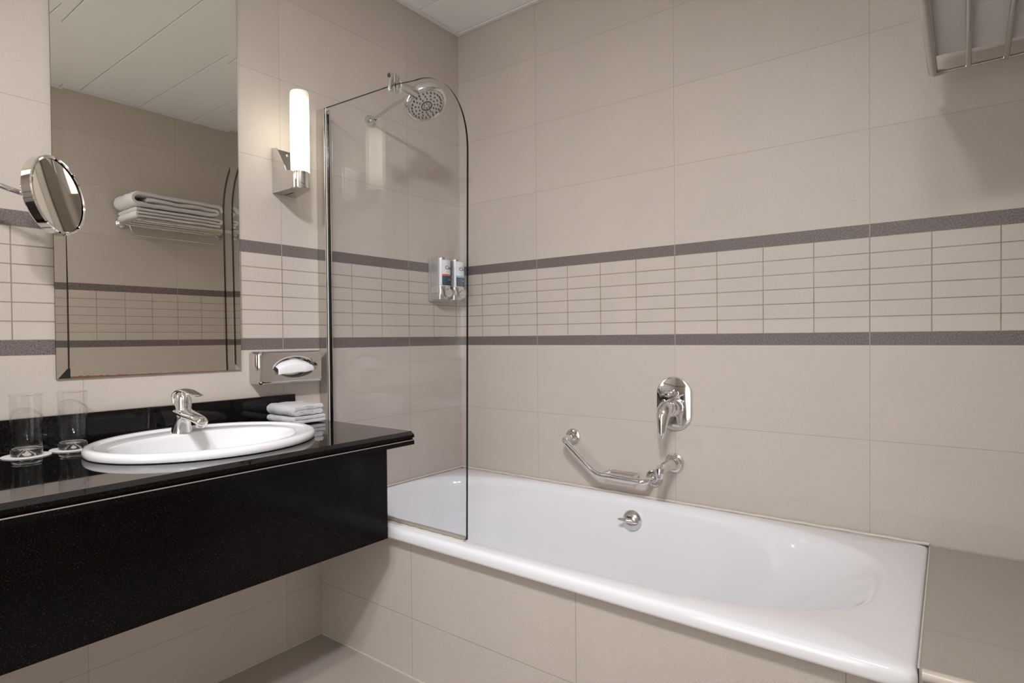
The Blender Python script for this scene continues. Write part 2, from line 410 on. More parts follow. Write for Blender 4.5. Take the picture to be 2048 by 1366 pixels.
# ------------------------------------------------------------------ glass shower screen
def screen():
    t = thing('shower_screen', 'clear glass bath screen with one rounded top corner, fixed to the left wall', 'shower screen', (0, -.77, TZ))
    y0, y1 = -.774, -.766; zb = TZ+.004; x0, x1 = .012, .712; zt = Z(.832)
    xb = .694   # the pane leans out a little towards its top
    prof = [(x0, zb), (xb, zb)]
    for k in range(0, 13): f = k/12; prof.append((xb+(x1-xb)*f, zb+(Z(.545)-zb)*f))
    rx, rz = .215, Z(.806)-Z(.545)
    for k in range(1, 25):
        a = PI/2*k/24; prof.append((x1-rx+rx*math.cos(a)**.95, Z(.545)+rz*math.sin(a)**.95))
    prof.append((.40, Z(.818))); prof.append((x0, zt))
    bm = B(); n = len(prof)
    a = [bm.verts.new((x, y0, z)) for x, z in prof]; b = [bm.verts.new((x, y1, z)) for x, z in prof]
    bm.faces.new(a); bm.faces.new(b[::-1])
    for k in range(n):
        f = bm.faces.new((a[k], b[k], b[(k+1) % n], a[(k+1) % n])); f.material_index = 1
    link('pane', bm, [M_SCREEN, M_GEDGE], t, smooth=False)
    b = B(); box(b, .001, .046, -.784, -.780, TZ+.003, Z(.826), .0008, 1); box(b, .001, .046, -.760, -.756, TZ+.003, Z(.826), .0008, 1); box(b, .001, .006, -.780, -.760, TZ+.003, Z(.826))
    link('wall_channel', b, M_STEEL, t)
    b = B(); box(b, .0445, .0470, -.7775, -.774, TZ+.003, Z(.829), .0006, 1); link('channel_gasket', b, mat('pale_gasket', (.75, .74, .72), .4), t)
    b = B(); box(b, .03, .690, -.779, -.7605, TZ+.0015, TZ+.011, .003, 2); link('bottom_seal', b, M_DIRTY, t)
    b = B(); tube(b, [(.03+.66*k/40, -.7815, TZ+.0012+.0008*math.sin(k*2.1)) for k in range(41)], .0032, 8); link('sealant', b, M_SEAL, t)
    # clamp on the top edge
    b = B(); box(b, .392, .408, -.790, -.7735, Z(.795), Z(.853), .002, 2); box(b, .392, .408, -.7655, -.752, Z(.795), Z(.853), .002, 2); box(b, .392, .408, -.775, -.765, Z(.821), Z(.853), .001, 1)
    cl = link('clamp', b, M_CHROME2, t)
    b = B(); lathe(b, [(.0065, 0), (.0065, .002), (.0045, .0025), (.0045, .001), (0, .001)], (.400, -.790, Z(.842)), (0, -1, 0), 18); link('screw', b, M_RUB, cl)
    return t
screen()

# ------------------------------------------------------------------ shower head on its wall arm
def shower():
    t = thing('wall_shower', 'round chrome shower head on a thin arm from the left wall, behind the glass', 'shower head', (0, -.537, Z(.86)))
    b = B(); lathe(b, [(.021, 0), (.022, .004), (.020, .012), (.013, .024), (.009, .034), (.008, .038)], (0, -.537, Z(.858)), (1, .0, .02), 28); link('wall_flange', b, M_CHROME2, t)
    H = Vector((.340, -.560, Z(.829)))      # middle of the face
    n = Vector((.52, -.08, -.85)).normalized()
    back = H-n*.075
    b = B(); tube(b, [(.03, -.537, Z(.8585)), (.15, -.555, Z(.872)), back-Vector((.015, 0, -.002)), back+n*.01], .0062, 14); link('arm', b, M_CHROME2, t)
    b = B(); lathe(b, [(0, -.092), (.013, -.090), (.020, -.076), (.024, -.064), (.040, -.056), (.062, -.044), (.074, -.031), (.079, -.017), (.078, -.006), (.073, .000), (.069, .0015), (.065, -.001)], H, n, 48); link('head_shell', b, M_CHROME, t)
    b = B(); lathe(b, [(.0655, -.002), (.062, .001), (.036, .003), (0, .004)], H, n, 48); fp = link('face_plate', b, M_FACE, t)
    u, v = frame_of(n); b = B(); kk = 0
    for rad, cnt, sz in ((.055, 24, .0032), (.042, 14, .0030), (.030, 12, .0030), (.010, 6, .0026)):
        for k in range(cnt):
            a = 2*PI*(k+.5*(cnt % 3))/cnt; c = H+n*.002+rad*(math.cos(a)*u+math.sin(a)*v); lathe(b, [(sz, 0), (sz*.8, .0035), (0, .004)], c, n, 8)
    no = link('nozzles', b, M_RUB, t); 
    b = B(); lathe(b, [(.0205, .002), (.0205, .005), (.0165, .005), (.0165, .002)], H, n, 36); link('centre_ring', b, M_RUB, t)
    # swivel neck reaching to the clamp side
    b = B(); p0 = Vector((.402, -.750, Z(.825))); p1 = back+n*.03
    tube(b, [p0, p0.lerp(p1, .2), p0.lerp(p1, .5), p0.lerp(p1, .8), p1], [.012, .013, .015, .021, .030], 24); link('swivel_neck', b, M_CHROME2, t)
shower()

# ------------------------------------------------------------------ soap dispensers on the left wall near the corner
def text_mesh(s, size):
    c = bpy.data.curves.new('txt', 'FONT'); c.body = s; c.size = size; c.extrude = .0002; c.align_x = 'CENTER'; c.align_y = 'CENTER'
    o = bpy.data.objects.new('txt', c); COL.objects.link(o); bpy.context.view_layer.update()
    me = bpy.data.meshes.new_from_object(o.evaluated_get(bpy.context.evaluated_depsgraph_get())); bpy.data.objects.remove(o); bpy.data.curves.remove(c)
    return me
def dispensers():
    br = tag(link('dispenser_bracket', (lambda b: (box(b, .001, .014, -.214, -.040, Z(.157), Z(.345), .003, 2), b)[1])(B()), M_SILVERP), 'grey metal wall bracket carrying both soap dispensers beside the corner', 'bracket')
    for (yc, bandm, lab) in ((-.176, M_ORANGE, 'chrome and white soap dispenser with the orange band, nearer the shower head'), (-.084, M_BLUE, 'chrome and white soap dispenser with the light blue band, nearer the corner')):
        t = thing('soap_dispenser', lab, 'soap dispenser', (.05, yc, Z(.16)), 'soap dispensers on the shower wall')
        def oval(z, s=1., x0=.0145, x1=.082, hw=.037):
            pts = []
            for k in range(28):
                a = -PI/2+PI*k/27; pts.append((x1-.036*s+.036*s*math.cos(a)**.8 if math.cos(a) > 0 else x1-.036*s, yc+hw*s*math.sin(a), z))
            pts += [(x0, yc+hw*s, z), (x0, yc-hw*s, z)]
            return pts
        zb, zl, zm, zt = Z(.165), Z(.212), Z(.222), Z(.345)
        b = B(); loft(b, [oval(zm, .99), oval(Z(.336), .99)]); link('tank', b, M_SILVERP, t, ang=60)
        b = B(); loft(b, [oval(Z(.336), 1.02), oval(Z(.342), 1.02), oval(zt, .96)]); link('cap', b, M_CHROME2, t, ang=60)
        b = B(); loft(b, [oval(Z(.188), .98, hw=.036), oval(zm, 1.01)]); link('lower_shell', b, M_CHROME, t, ang=60)
        b = B(); loft(b, [oval(zb, .80, x1=.070), oval(Z(.188), .86, x1=.074)]); link('base', b, M_CHROME2, t, ang=60)
        # push button: round disc on the front
        b = B(); lathe(b, [(.019, -.004), (.020, .004), (.0185, .007), (.010, .0045), (0, .004)], (.082, yc+.004, Z(.192)), (1, 0, -.12), 32); link('push_button', b, M_CHROME, t)
        # label wrapped on the front
        def strip(z0, z1, m, nm, off=.0008, a0=-.80, a1=1.2):
            b = B(); A = [];
            for k in range(15):
                a = a0+(a1-a0)*k/14
                x = .082-.036+(.036)*math.cos(a)**.8+off; y = yc+(.037+off)*math.sin(a); A.append((b.verts.new((x, y, z0)), b.verts.new((x, y, z1))))
            for p, q in zip(A, A[1:]): b.faces.new((p[0], q[0], q[1], p[1]))
            o = link(nm, b, m, t); return o
        lb = strip(Z(.222), Z(.335), M_WHITEP, 'label_sheet')
        strip(Z(.265), Z(.273), bandm, 'colour_band', .0013); strip(Z(.224), Z(.265), M_NAVY, 'navy_band', .0013)
        for s, sz, zz, mm, ys in (('Cinq', .022, .301, M_BLACK, .009), ('hair', .006, .269, M_TEXTW, .010), ('care', .008, .250, M_TEXTW, .012)):
            me = text_mesh(s, sz); me.materials.append(mm)
            for v in me.vertices:       # lay the lettering round the curved front
                a = (v.co.x+ys-.003)/.037; zc = v.co.y; th = v.co.z
                v.co = Vector((.082-.036+.036*max(math.cos(a), .0)**.8+.0018+th, yc+(.0388)*math.sin(a), Z(zz)+zc))
            o = bpy.data.objects.new('lettering', me); COL.objects.link(o); o.parent = t; o.matrix_parent_inverse = t.matrix_basis.inverted()
dispensers()

# ------------------------------------------------------------------ bath mixer
def mixer():
    cx = 1.028; cz = Z(-.250); t = thing('bath_mixer', 'chrome lever bath mixer on an oval wall plate', 'tap', (cx, 0, cz))
    def stad(s, y):
        hw = .066*s; hh = .098*s; r = hw; pts = []
        for k in range(25): a = PI*k/24; pts.append((cx+r*math.cos(a), y, cz+(hh-r)+r*math.sin(a)))
        for k in range(25): a = PI+PI*k/24; pts.append((cx+r*math.cos(a), y, cz-(hh-r)+r*math.sin(a)))
        return pts
    b = B(); loft(b, [stad(1, -.001), stad(1, -.005), stad(.97, -.009), stad(.90, -.0105)]); link('wall_plate', b, M_CHROME, t, ang=20)
    hz = cz-.014; b = B(); lathe(b, [(.033, 0), (.032, .018), (.027, .030), (.024, .034), (.024, .052), (.020, .058), (0, .060)], (cx, -.008, hz), (0, -1, 0), 36); link('collar', b, M_CHROME, t)
    # curved lever hanging down in front
    b = B(); pts = [(cx, -.060, hz+.006), (cx-.002, -.074, hz+.004), (cx-.004, -.088, hz-.008), (cx-.005, -.098, hz-.030), (cx-.005, -.102, hz-.055), (cx-.005, -.105, hz-.078), (cx-.005, -.109, hz-.094), (cx-.005, -.112, hz-.101)]
    tube(b, pts, [.022, .0265, .027, .0225, .0175, .0135, .010, .004], 24); link('lever', b, M_CHROME, t)
    b = B(); kp = Vector((cx-.002, -.010, cz+.042)); lathe(b, [(.012, 0), (.011, .003), (.0065, .006), (.005, .030), (.006, .034), (.0105, .038), (.0115, .046), (.008, .053), (0, .055)], kp, (-.05, -1, -.12), 24); link('diverter_knob', b, M_CHROME, t)
    for dx in (-.036, .034):
        b = B(); lathe(b, [(.006, 0), (.0058, .003), (.004, .004), (.003, .002), (0, .002)], (cx+dx, -.010, hz+.022), (0, -1, 0), 14); link('plate_screw', b, M_CHROME2, t)
mixer()

# ------------------------------------------------------------------ grab bar with soap basket
def rose(b, p, n, r=.032):
    lathe(b, [(r, 0), (r, .004), (r*.96, .007), (r*.80, .009), (r*.62, .010), (r*.56, .013), (r*.46, .016), (.0125, .018), (.0118, .03), (0, .031)], p, n, 36)
def grab():
    t = thing('grab_bar', 'bent chrome grab bar with small wire soap basket above the bathtub', 'grab bar', (.75, 0, Z(-.5)))
    P0 = Vector((.604, 0, Z(-.409))); P1 = Vector((.950, 0, Z(-.532)))
    for p in (P0, P1):
        b = B(); rose(b, p, (0, -1, 0)); link('wall_rose', b, M_CHROME2, t)
    b = B(); tube(b, bend([P0+Vector((0, -.02, 0)), (.600, -.076, Z(-.412)), (.747, -.076, Z(-.532)), (.948, -.076, Z(-.535)), P1+Vector((0, -.02, 0))], .030, 8), .0115, 18); link('bar', b, M_CHROME, t)
    b = B(); zq = Z(-.522)
    tube(b, bend([(.775, -.072, zq), (.775, -.014, zq), (.895, -.014, zq), (.895, -.072, zq)], .006, 4), .0028, 8)
    for k in range(5): y = -.022-.011*k; tube(b, [(.775, y, zq-.003), (.782, y, zq-.012), (.888, y, zq-.012), (.895, y, zq-.003)], .0013, 6)
    link('soap_basket', b, M_CHROME2, t)
grab()
# outlet for the bath on the right of the bar
def spout():
    t = thing('bath_spout', 'short chrome wall spout right of the grab bar', 'spout', (1.028, 0, Z(-.465)))
    P = Vector((1.028, 0, Z(-.465)))
    b = B(); lathe(b, [(.036, 0), (.036, .004), (.034, .007), (.028, .009), (.025, .012), (.022, .020), (.0190, .024), (0, .025)], P, (0, -1, 0), 40); link('wall_rose', b, M_CHROME, t)
    b = B(); tube(b, [P+Vector((0, -.015, 0)), P+Vector((0, -.10, -.001)), P+Vector((0, -.118, -.003))], [.0185, .0185, .018], 28); link('pipe', b, M_CHROME2, t)
    b = B(); q = P+Vector((0, -.124, -.003)); tube(b, [q+Vector((0, .010, .001)), q+Vector((0, -.002, .000)), q+Vector((0, -.012, -.005)), q+Vector((0, -.014, -.014)), q+Vector((0, -.014, -.026)), q+Vector((0, -.014, -.030))], [.018, .0185, .017, .0145, .0125, .010], 26); link('elbow', b, M_CHROME, t)
spout()

# ------------------------------------------------------------------ towel shelf on the right wall
SZ = Z(.676); SX = 1.789; SY0, SY1 = -.700, -.148
def shelf():
    t = thing('towel_shelf', 'chrome rod towel shelf mounted high on the right wall', 'towel rack', (XR, -.4, SZ))
    b = B(); tube(b, [(SX+.030, SY1, SZ), (SX+.014, SY1, SZ), (SX+.004, SY1-.005, SZ), (SX, SY1-.016, SZ), (SX, SY0+.016, SZ), (SX+.004, SY0+.005, SZ), (SX+.014, SY0, SZ), (SX+.030, SY0, SZ)], [.0045, .0075, .0100, .0105, .0105, .0100, .0075, .0045], 18); link('front_rail', b, M_STEEL, t)
    for yy in (SY0, SY1):
        b = B(); tube(b, [(XR-.035, yy, SZ), (SX+.022, yy, SZ)], .0045, 10); link('end_rod', b, M_STEEL, t)
    b = B(); tube(b, [(XR-.035, SY1, SZ), (XR-.035, SY0, SZ)], .0055, 10); link('frame_back_rod', b, M_STEEL, t)
    for x in (1.862, 1.935, 1.990):
        b = B(); tube(b, [(x, SY1+.002, SZ+.001), (x, SY0-.002, SZ+.001)], .0063, 14); link('rod', b, M_STEEL, t)
    for y in (-.690, -.108):
        b = B(); q = Vector((XR, y, Z(.688))); lathe(b, [(.030, 0), (.030, .004), (.026, .010), (.017, .014), (.012, .022), (.009, .040)], q, (-1, 0, 0), 28)
        link('wall_rose', b, M_CHROME2, t)
        b = B(); yy = SY0 if y < -.4 else SY1; tube(b, [q+Vector((-.03, 0, 0)), (XR-.045, (y+yy)/2, SZ+.006), (XR-.06, yy, SZ)], .0065, 12); link('bracket_arm', b, M_CHROME2, t)
    b = B(); tube(b, bend([(1.985, SY0+.03, SZ-.004), (1.985, SY0+.05, Z(.618)), (1.985, SY1-.01, Z(.618)), (1.985, SY1-.0, SZ-.004)], .03, 6), .0040, 12); link('hanging_rail', b, M_CHROME2, t)
shelf()

# folded cloth: a ribbon folded up in the y-z plane and given its width along x
def folded(path, th, x0, x1, nx=14, amp=.0025, seed=0, roundx=.012, fluff=0.):
    """path: centre line points (y,z); th: thickness of the ribbon"""
    P = [Vector((0, p[0], p[1])) for p in path]; n = len(P); top, bot = [], []
    for i in range(n):
        a = P[max(i-1, 0)]; c = P[min(i+1, n-1)]; d = (c-a).normalized(); nn = Vector((0, -d.z, d.y))
        top.append(P[i]+nn*th/2); bot.append(P[i]-nn*th/2)
    d0 = (P[1]-P[0]).normalized(); d1 = (P[-1]-P[-2]).normalized()
    prof = [P[0]-d0*th*.35]+top+[P[-1]+d1*th*.35]+bot[::-1]
    cen = list(P); m = len(prof); bm = B(); rings = []
    cl = [P[0]]+P+[P[-1]]+P[::-1]
    for j in range(nx+1):
        f = j/nx; x = x0+(x1-x0)*f; s = 1.
        e = min(f, 1-f)*(x1-x0)
        if e < roundx: s = math.sqrt(max(0., 1-(1-e/roundx)**2))*.45+.55
        ring = []
        for q, c in zip(prof, cl):
            v = c+(q-c)*s
            w = Vector((x, v.y, v.z)); nz = noise.noise_vector(w*22+Vector((seed, seed*2, 0)))*amp+noise.noise_vector(w*90+Vector((seed, 0, 0)))*amp*.35+noise.noise_vector(w*420)*fluff
            ring.append(w+nz)
        rings.append(ring)
    loft(bm, rings)
    return bm
def serp(layers, n=14):
    """layers: list of (y_start,y_end,z); joins consecutive layers by half-round turns"""
    pts = []
    for i, (a, b_, z) in enumerate(layers):
        for k in range(n+1):
            f = k/n; pts.append((a+(b_-a)*f, z))
        if i < len(layers)-1:
            z2 = layers[i+1][2]; s = 1 if b_ > a else -1; r = (z2-z)/2; a2 = layers[i+1][0]
            for k in range(1, 8):
                g = PI*k/8; pts.append((b_+(a2-b_)*k/8+s*abs(r)*math.sin(g), z+(z2-z)*(1-math.cos(g))/2))
    return pts
# two big bath towels on the shelf; their folded edge faces the camera end
base = SZ+.0125
lowp = serp([(-.235, -.70, base+.009), (-.70, -.235, base+.028), (-.225, -.71, base+.047)])
o = link('bath_towel', folded(lowp, .0200, 1.780, 2.035, seed=3, amp=.003), M_TOWEL)
tag(o, 'folded white bath towel lying directly on the rods of the shelf', 'towel', 'folded bath towels on the shelf')
b2 = base+.0645
upp = []
for k in range(13): upp.append((-.655+.385*k/12, b2+.038+.003*math.sin(k*.9)))        # inner leaf going towards the corner end
for k in range(1, 8): g = PI*k/8; upp.append((-.270+.022*math.sin(g), b2+.038-.0135*(1-math.cos(g))))
for k in range(13): upp.append((-.275-(.41)*k/12, b2+.011))                            # bottom leaf back
for k in range(1, 10): g = PI*k/10; upp.append((-.695-.034*math.sin(g), b2+.011+.028*(1-math.cos(g))))
for k in range(13): upp.append((-.690+.44*k/12, b2+.067-.004*k/12))                    # top leaf
for k in range(1, 8): g = PI*k/8*.62; upp.append((-.250+.030*math.sin(g), b2+.063-.028*(1-math.cos(g))))
o = link('bath_towel', folded(upp, .0265, 1.772, 2.03, seed=9, amp=.004), M_TOWEL)
tag(o, 'thicker folded white bath towel on top of the other on the shelf', 'towel', 'folded bath towels on the shelf')

# ------------------------------------------------------------------ wall mirror with bevelled edge
def mirror():
    y0, y1, z0, z1 = -1.593, -1.088, Z(-.103), Z(1.26); bv = .027; xo, xi = .0045, .0052
    t = thing('wall_mirror', 'tall wall mirror with a slanted glass border, hanging above the basin', 'mirror', (0, (y0+y1)/2, (z0+z1)/2))
    bm = B(); o = [(y0, z0), (y1, z0), (y1, z1), (y0, z1)]; i_ = [(y0+bv, z0+bv), (y1-bv, z0+bv), (y1-bv, z1-bv), (y0+bv, z1-bv)]
    b0 = [bm.verts.new((.001, y, z)) for y, z in o]; ot = [bm.verts.new((xi+.0006, y, z)) for y, z in o]; it = [bm.verts.new((xi, y, z)) for y, z in i_]
    bm.faces.new(it); 
    for k in range(4):
        k2 = (k+1) % 4
        bm.faces.new((ot[k], ot[k2], it[k2], it[k])); f = bm.faces.new((b0[k], b0[k2], ot[k2], ot[k])); f.material_index = 1
    bm.faces.new(b0[::-1])
    link('mirror_glass', bm, [M_MIRROR, M_GEDGE], t, smooth=False)
    # lost silvering: thin dark line inside the left bevel and a ragged brown line along the bottom
    bm = B(); prism(bm, [(xi+.0002, y0+bv-.001, z0+bv), (xi+.0002, y0+bv+.003, z0+bv-.003), (xi+.0002, y0+bv+.003, Z(.12)), (xi+.0002, y0+bv+.0012, Z(.28)), (xi+.0002, y0+bv-.0002, Z(.28))], (.0003, 0, 0))
    prism(bm, [(xi+.0009, y0+.003, z0+.001), (xi+.0009, y0+bv+.004, z0+.001), (xi+.0009, y0+bv+.004, z0+bv), (xi+.0009, y0+bv-.002, z0+bv)], (.0002, 0, 0))
    link('dark_edge_line', bm, M_TARN, t, smooth=False)
    bm = B(); pts = []; n = 60
    for k in range(n+1): f = k/n; pts.append((xi+.0008, y0+bv+.004+(y1-y0-bv-.008)*f, z0+.0005))
    tp = []
    for k in range(n+1): f = k/n; tp.append((xi+.0008, y0+bv+.004+(y1-y0-bv-.008)*f, z0+.0018+.0065*(1-f)**1.5*(.6+.8*abs(noise.noise(Vector((k*.5, 2, 0)))))+.001*abs(noise.noise(Vector((k*.9, 7, 1))))))
    prism(bm, pts+tp[::-1], (.0002, 0, 0)); link('brown_edge_stain', bm, M_RUST, t, smooth=False)
mirror()

# ------------------------------------------------------------------ magnifying mirror on its gooseneck
def magnifier():
    Cn = Vector((.15, -1.622, Z(.345))); n = Vector((.76, .64, .11)).normalized(); r = .094
    t = thing('magnifying_mirror', 'round chrome shaving mirror on a flexible arm in front of the wall mirror', 'mirror', tuple(Cn))
    b = B(); lathe(b, [(0, -.024), (r-.010, -.024), (r-.003, -.022), (r, -.018), (r, .002), (r-.002, .0045), (r-.006, .005), (r-.0075, .002)], Cn, n, 72); link('rim', b, M_CHROME, t)
    b = B(); R_ = .9; prof = [(0, -.0045)]
    for k in range(1, 13): q = (r-.0072)*k/12; prof.append((q, -.0045+q*q/(2*R_)))
    lathe(b, prof, Cn, n, 72); link('mirror_glass', b, M_MAG, t, ang=80)
    q = Cn-n*.024; b = B(); pts = bend([q, q-n*.022+Vector((0, -.004, .0)), (.115, -1.715, Z(.352)), (.09, -1.80, Z(.39)), (.06, -1.93, Z(.44)), (.01, -1.95, Z(.44))], .05, 8)
    # ribbed hose
    fine = []
    for a, c in zip(pts, pts[1:]):
        m_ = max(1, int((c-a).length/.0018))
        for k in range(m_): fine.append(a.lerp(c, k/m_))
    tube(b, fine, [.0058+.0007*(i % 2) for i in range(len(fine))], 12); link('gooseneck', b, M_CHROME2, t)
    b = B(); lathe(b, [(.035, 0), (.035, .005), (.028, .010), (.012, .014), (.010, .03)], (0.0, -1.95, Z(.44)), (1, 0, 0), 32); link('wall_rose', b, M_CHROME, t)
magnifier()

# ------------------------------------------------------------------ wall lamp
def sconce():
    cx, cy = .118, -.933; zb = Z(.494)
    t = thing('wall_lamp', 'lit opal tube wall lamp in a chrome bracket right of the mirror', 'lamp', (0, cy, zb))
    # bracket bottom: wall edge tapering round the cup
    hull = [(.001, -.963), (cx-.01, -.964)]
    for k in range(0, 17):
        a = -PI/2+(PI*.86)*k/16; hull.append((cx+.031*math.cos(a), cy+.031*math.sin(a)))
    hull.append((.001, -.872))
    b = B(); prism(b, [(x, y, zb) for x, y in hull], (0, 0, .002)); link('bracket_base', b, M_STEEL, t, smooth=False)
    b = B(); box(b, .012, .055, -.925, -.921, zb-.0006, zb+.0004); box(b, .02, .06, -.926, -.920, zb-.0005, zb+.0002); link('switch_slot', b, M_BLACK, t, smooth=False)
    # side plate with the concave cut
    side = [(.001, zb), (cx, zb), (cx, Z(.552))]
    for k in range(0, 13): f = k/12; side.append((.083-(.083-.030)*f**1.0, Z(.558)+(Z(.643)-Z(.558))*f**.85))
    side.append((.001, Z(.648)))
    b = B(); prism(b, [(x, -.964, z) for x, z in side], (0, .0016, 0)); link('side_plate', b, M_STEEL, t, smooth=False)
    b = B(); prism(b, [(.001, -.963, zb), (.001, -.872, zb), (.001, -.872, Z(.648)), (.001, -.963, Z(.648))], (.002, 0, 0)); link('back_plate', b, M_STEEL, t, smooth=False)
    b = B(); lathe(b, [(.005, 0), (.005, .002), (.003, .003), (0, .003)], (.003, -.905, Z(.635)), (1, 0, 0), 16); link('plate_screw', b, M_CHROME2, t)
    b = B(); lathe(b, [(0, .0), (.0285, .0), (.029, .001), (.029, .054), (.027, .054)], (cx, cy, zb+.003), (0, 0, 1), 40); link('socket_cup', b, M_CHROME, t)
    b = B(); lathe(b, [(.0295, 0), (.0305, .002), (.0305, .262), (.0285, .266), (.0255, .266), (.0235, .263), (0, .262)], (0, 0, 0), (0, 0, 1), 40)
    g = link('lamp_glass', b, M_LAMP); g.location = (cx, cy, zb+.056); g.parent = t; g.matrix_parent_inverse = t.matrix_basis.inverted()
    # a matching lamp on the far side of the mirror, out of the frame to the left
    cy2 = -1.95; t2 = thing('wall_lamp', 'lit opal tube wall lamp in a chrome bracket left of the mirror', 'lamp', (0, cy2, zb))
    bpy.context.view_layer.update()
    for ch in list(t.children):
        c = ch.copy(); COL.objects.link(c); c.parent = t2; c.matrix_parent_inverse = ch.matrix_parent_inverse.copy()
sconce()

# ------------------------------------------------------------------ tissue dispenser
def tissue():
    y0, y1, z0, z1 = -1.058, -.818, Z(-.152), Z(-.044); xd = .066
    t = thing('tissue_dispenser', 'chrome wall tissue box with white tissue, right of the mirror', 'tissue box', (0, (y0+y1)/2, z0))
    cy, cz = (y0+y1)/2+.012, (z0+z1)/2+.001
    def rr(x, ins, r, n=6):
        pts = []; a0, a1, b0, b1 = y0+ins, y1-ins, z0+ins, z1-ins; C4 = ((a1-r, b1-r, 0), (a0+r, b1-r, PI/2), (a0+r, b0+r, PI), (a1-r, b0+r, 1.5*PI))
        for i, (yy, zz, st) in enumerate(C4):
            for k in range(n+1): a = st+PI/2*k/n; pts.append((x, yy+r*math.cos(a), zz+r*math.sin(a)))
            nx_ = C4[(i+1) % 4]; p = pts[-1]; q = (x, nx_[0]+r*math.cos(nx_[2]), nx_[1]+r*math.sin(nx_[2])); m_ = 16 if i in (0, 2) else 8
            for k in range(1, m_): f = k/m_; pts.append((x, p[1]+(q[1]-p[1])*f, p[2]+(q[2]-p[2])*f))
        return pts
    def lens(x, s=1.):
        # pointed oval of the opening, with as many points and the same start direction as rr
        pts = []
        R0 = rr(0, 0, .012)
        for p in R0:
            a = math.atan2((p[2]-cz)/(z1-z0), (p[1]-cy)/(y1-y0)); c, sn = math.cos(a), math.sin(a)
            pts.append((x, cy+.078*s*math.copysign(abs(c)**1.0, c), cz+.033*s*math.copysign(abs(sn)**1.35, sn)))
        return pts
    b = B(); loft(b, [rr(.001, 0, .010), rr(xd-.010, 0, .010), rr(xd-.004, .0015, .010), rr(xd-.001, .005, .008), rr(xd, .009, .006), lens(xd, 1.12), lens(xd-.004, 1.0), lens(xd-.018, .98), lens(xd-.03, .9)], cap=True)
    link('housing', b, M_STEEL, t, ang=9)
    b = B(); box(b, .022, .048, y0-.0008, y0+.004, Z(-.098), Z(-.052), .003, 2); hl = link('side_latch', b, M_CHROME2, t)
    # tissue bulging out and hanging from the opening
    b = B(); rings = []
    nu, nv = 22, 9
    grid = []
    for i in range(nu+1):
        f = i/nu; y = cy-.073+.140*f; row = []
        top = .026*math.sin(PI*min(max(f, .02), .98))**.6
        for j in range(nv+1):
            g = j/nv
            z = cz+top*(1-g)-.0165*g-.008*g*(1-f); bul = .012*math.sin(PI*min(g*.62+.05, 1))**.8*math.sin(PI*min(max(f, .03), .97))**.4
            row.append(b.verts.new((xd-.014+.020*min(1, g*3)+bul+.0012*math.sin(f*9+g*2), y+.002*g*math.sin(f*12), z+.0008*math.sin(f*15))))
        grid.append(row)
    for i in range(nu):
        for j in range(nv): b.faces.new((grid[i][j], grid[i+1][j], grid[i+1][j+1], grid[i][j+1]))
    tp = link('tissue', b, M_TISSUE, t, ang=80); sm = tp.modifiers.new('thick', 'SOLIDIFY'); sm.thickness = .0006
tissue()

# ------------------------------------------------------------------ granite counter, upstand, front panel
CZ = Z(-.280); CY1 = -.867; CY0 = -3.03; CX = .576
BC = (.270, -1.328)                    # centre of the basin
def counter():
    bm = B()
    # edge profile: two slabs with a groove between, chamfered top edge
    pr = [(.001, 0), (CX-.013, 0), (CX, -.009), (CX, -.0165), (CX-.001, -.0175), (CX-.007, -.0190), (CX-.007, -.0225), (CX-.0020, -.0238), (CX, -.0257), (CX, -.038), (.001, -.038)]
    a = [bm.verts.new((x, CY0, CZ+z)) for x, z in pr]; b = [bm.verts.new((x, CY1, CZ+z)) for x, z in pr]; n = len(pr)
    bm.faces.new(a[::-1]); bm.faces.new(b)
    for k in range(n):
        if k in (0, n-2): continue
        f = bm.faces.new((a[k], a[(k+1) % n], b[(k+1) % n], b[k]))
        if k in (2, 3, 4, 5, 8): f.material_index = 1
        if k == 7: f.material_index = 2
    # top and underside with the oval cut-out for the basin
    N = 64
    for kk, zz in ((0, CZ), (n-2, CZ-.038)):
        x0, x1 = (.001, CX-.012) if kk == 0 else (.001, CX)
        ring = [bm.verts.new((BC[0]+.205*math.cos(2*PI*k/N), BC[1]+.250*math.sin(2*PI*k/N), zz)) for k in range(N)]
        corner = [a[0], a[1], b[1], b[0]] if kk == 0 else [a[n-1], a[n-2], b[n-2], b[n-1]]
        # corner order: (x0,y0),(x1,y0),(x1,y1),(x0,y1)
        q = N//4
        # split the ring at 45 degree points
        s = [int(N*5/8), int(N*7/8), int(N/8), int(N*3/8)]
        for i in range(4):
            k0, k1 = s[i], s[(i+1) % 4]
            seg = []; k = k0
            while True:
                seg.append(ring[k % N])
                if k % N == k1: break
                k += 1
            bm.faces.new([corner[i], corner[(i+1) % 4]]+seg[::-1])
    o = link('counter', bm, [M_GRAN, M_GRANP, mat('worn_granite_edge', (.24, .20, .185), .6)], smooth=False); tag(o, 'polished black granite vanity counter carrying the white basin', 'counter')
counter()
o = link('backsplash', bx(.001, .021, CY0, -.899, CZ+.0005, Z(-.195), .0012, 1), M_GRANB, smooth=False); tag(o, 'low black granite upstand along the wall behind the basin', 'backsplash')
o = link('vanity_panel', bx(.441, .461, CY0, -.872, Z(-.620), CZ-.0385, .0008, 1), M_GRANP, smooth=False); tag(o, 'black granite front panel hanging below the vanity counter', 'panel')

